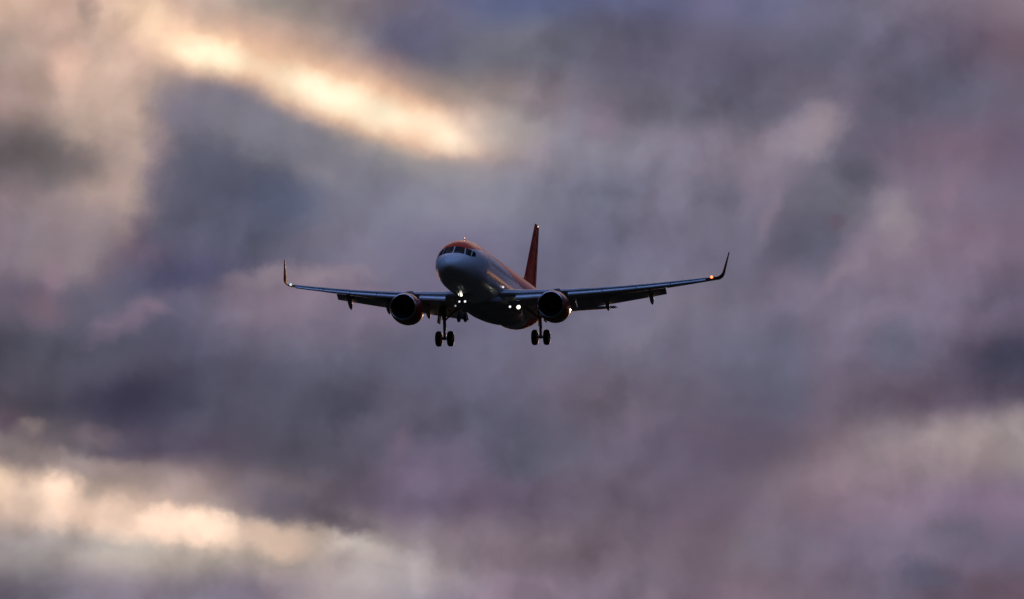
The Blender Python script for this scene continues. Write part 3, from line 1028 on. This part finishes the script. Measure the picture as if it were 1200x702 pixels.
# nose landing gear
ngy, ngz = 5.07, -3.84
bm = bmesh.new()
tube(bm, [(0, 5.25, -1.9), (0, 5.16, -3.0)], [0.12, 0.105], 16)
tube(bm, [(0, 5.16, -3.0), (0, ngy, ngz)], [0.065, 0.06], 14)
tube(bm, [(-0.32, ngy, ngz), (0.32, ngy, ngz)], 0.05, 10)
tube(bm, [(0, 5.28, -3.05), (0, 5.5, -3.38), (0, 5.12, ngz + 0.1)], 0.035, 8)
tube(bm, [(0.09, 5.2, -2.7), (0.16, 4.3, -1.85)], 0.045, 8)
tube(bm, [(-0.09, 5.2, -2.7), (-0.16, 4.3, -1.85)], 0.045, 8)
box(bm, (0, 5.1, -2.62), (0.62, 0.06, 0.05))
ng = link('nose_landing_gear', bm, M['steel'], plane, angle=50)
for dx in (-0.25, 0.25):
    bm = bmesh.new()
    lathe(bm, [(-0.10, 0.18), (-0.112, 0.26), (-0.09, 0.34), (-0.05, 0.372), (0, 0.38), (0.05, 0.372), (0.09, 0.34), (0.112, 0.26), (0.10, 0.18), (-0.10, 0.18)], (dx, ngy, ngz), 'X', 36)
    link('wheel', bm, M['tyre'], ng, angle=60)
    bm = bmesh.new()
    lathe(bm, [(-0.09, 0.0), (-0.09, 0.06), (-0.06, 0.11), (-0.095, 0.175), (-0.097, 0.188), (0.097, 0.188), (0.095, 0.175), (0.06, 0.11), (0.09, 0.06), (0.09, 0.0)], (dx, ngy, ngz), 'X', 28)
    link('wheel_hub', bm, M['hub'], ng, angle=50)
for s_ in (-1, 1):
    bm = bmesh.new()
    box(bm, (s_ * 0.40, 5.95, -2.28), (0.04, 1.3, 0.55), Matrix.Rotation(R(-8 * s_), 3, 'Y'), 0.015)
    link('gear_door', bm, M['fairing'], ng)
for (lx, lz, r_, mk_, lab) in ((-0.09, -2.08, 0.20, 'lamp_big', 'brightly lit lamp high on the nose gear'), (-0.20, -2.66, 0.07, 'lamp_mid', 'small lit lamp on the nose gear'), (0.24, -2.66, 0.085, 'lamp_mid', 'small lit lamp on the nose gear'), (-0.50, -2.98, 0.07, 'lamp_dim', 'dim small lamp low beside the nose gear')):
    bm = bmesh.new()
    ly = 4.98
    lathe(bm, [(0.03, r_), (-0.3 * r_, r_ * 1.02), (-0.3 * r_, r_ * 1.1), (0.03, r_ * 1.15), (0.09, r_ * 0.9), (0.14, 0.0)], (lx, ly, lz), 'Y', 20)
    tube(bm, [(lx, ly + 0.08, lz), (0, 5.18, lz + 0.02)], 0.022, 6)
    tl = link('taxi_light', bm, M['steel'], ng)
    tl['label'] = lab
    bm = bmesh.new()
    lathe(bm, [(0.0, 0.0), (0.0, r_ * 0.5), (0.001, r_ * 0.85), (0.002, r_ * 1.02)], (lx, ly, lz), 'Y', 20)
    o = link('lamp_lens', bm, M[mk_], ng)

# added glowing disc for the port landing light's reflection on the belly fairing
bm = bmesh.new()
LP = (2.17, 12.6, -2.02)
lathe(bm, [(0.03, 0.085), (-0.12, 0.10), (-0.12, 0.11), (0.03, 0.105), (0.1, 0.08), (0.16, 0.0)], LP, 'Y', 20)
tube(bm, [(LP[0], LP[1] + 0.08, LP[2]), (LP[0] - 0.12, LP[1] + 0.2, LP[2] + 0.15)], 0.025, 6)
rl = link('reflection_lamp', bm, M['steel'], plane)
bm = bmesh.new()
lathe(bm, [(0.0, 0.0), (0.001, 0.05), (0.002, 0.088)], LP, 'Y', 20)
link('lamp_lens', bm, M['lamp_mid'], rl)  # glows in place of a reflection on the fairing

# added glowing lens for a sun glint on the body above the wing root
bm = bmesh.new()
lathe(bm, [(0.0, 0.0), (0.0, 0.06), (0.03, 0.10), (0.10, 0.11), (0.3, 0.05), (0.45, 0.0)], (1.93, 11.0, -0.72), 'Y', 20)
sc_ = link('glint_lamp', bm, M['fairing'], plane)
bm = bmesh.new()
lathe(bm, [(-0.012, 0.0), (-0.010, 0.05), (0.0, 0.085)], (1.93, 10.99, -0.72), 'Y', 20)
link('lamp_lens', bm, M['lamp_glint'], sc_)  # glows in place of a sun glint

# blade aerials
for (yy, top) in ((5.4, True), (9.5, True), (13.5, True), (8.3, False)):
    bm = bmesh.new()
    z0 = 2.05 if top else -2.05
    sg = 1 if top else -1
    rings = []
    for t in (0, 1):
        hh = z0 + sg * t * 0.32
        c = 0.30 - 0.14 * t
        rings.append([(0.018 * math.cos(a) * (1 - 0.4 * t), yy + t * 0.16 + c * 0.5 * (1 - math.sin(a)), hh) for a in [2 * math.pi * k / 12 for k in range(12)]])
    loft(bm, rings)
    link('aerial', bm, M['body'] if top else M['fairing'], plane)
# windscreen wipers
for s_ in (-1, 1):
    bm = bmesh.new()
    pts = []
    for k in range(6):
        t = k / 5
        yy, q = front_yq(s_ * (0.12 + 0.45 * t), 0.46 + 0.16 * t)
        pts.append(fus_pt(yy, q, 0.04))
    tube(bm, pts, 0.014, 6)
    link('wiper', bm, M['seal'], plane)
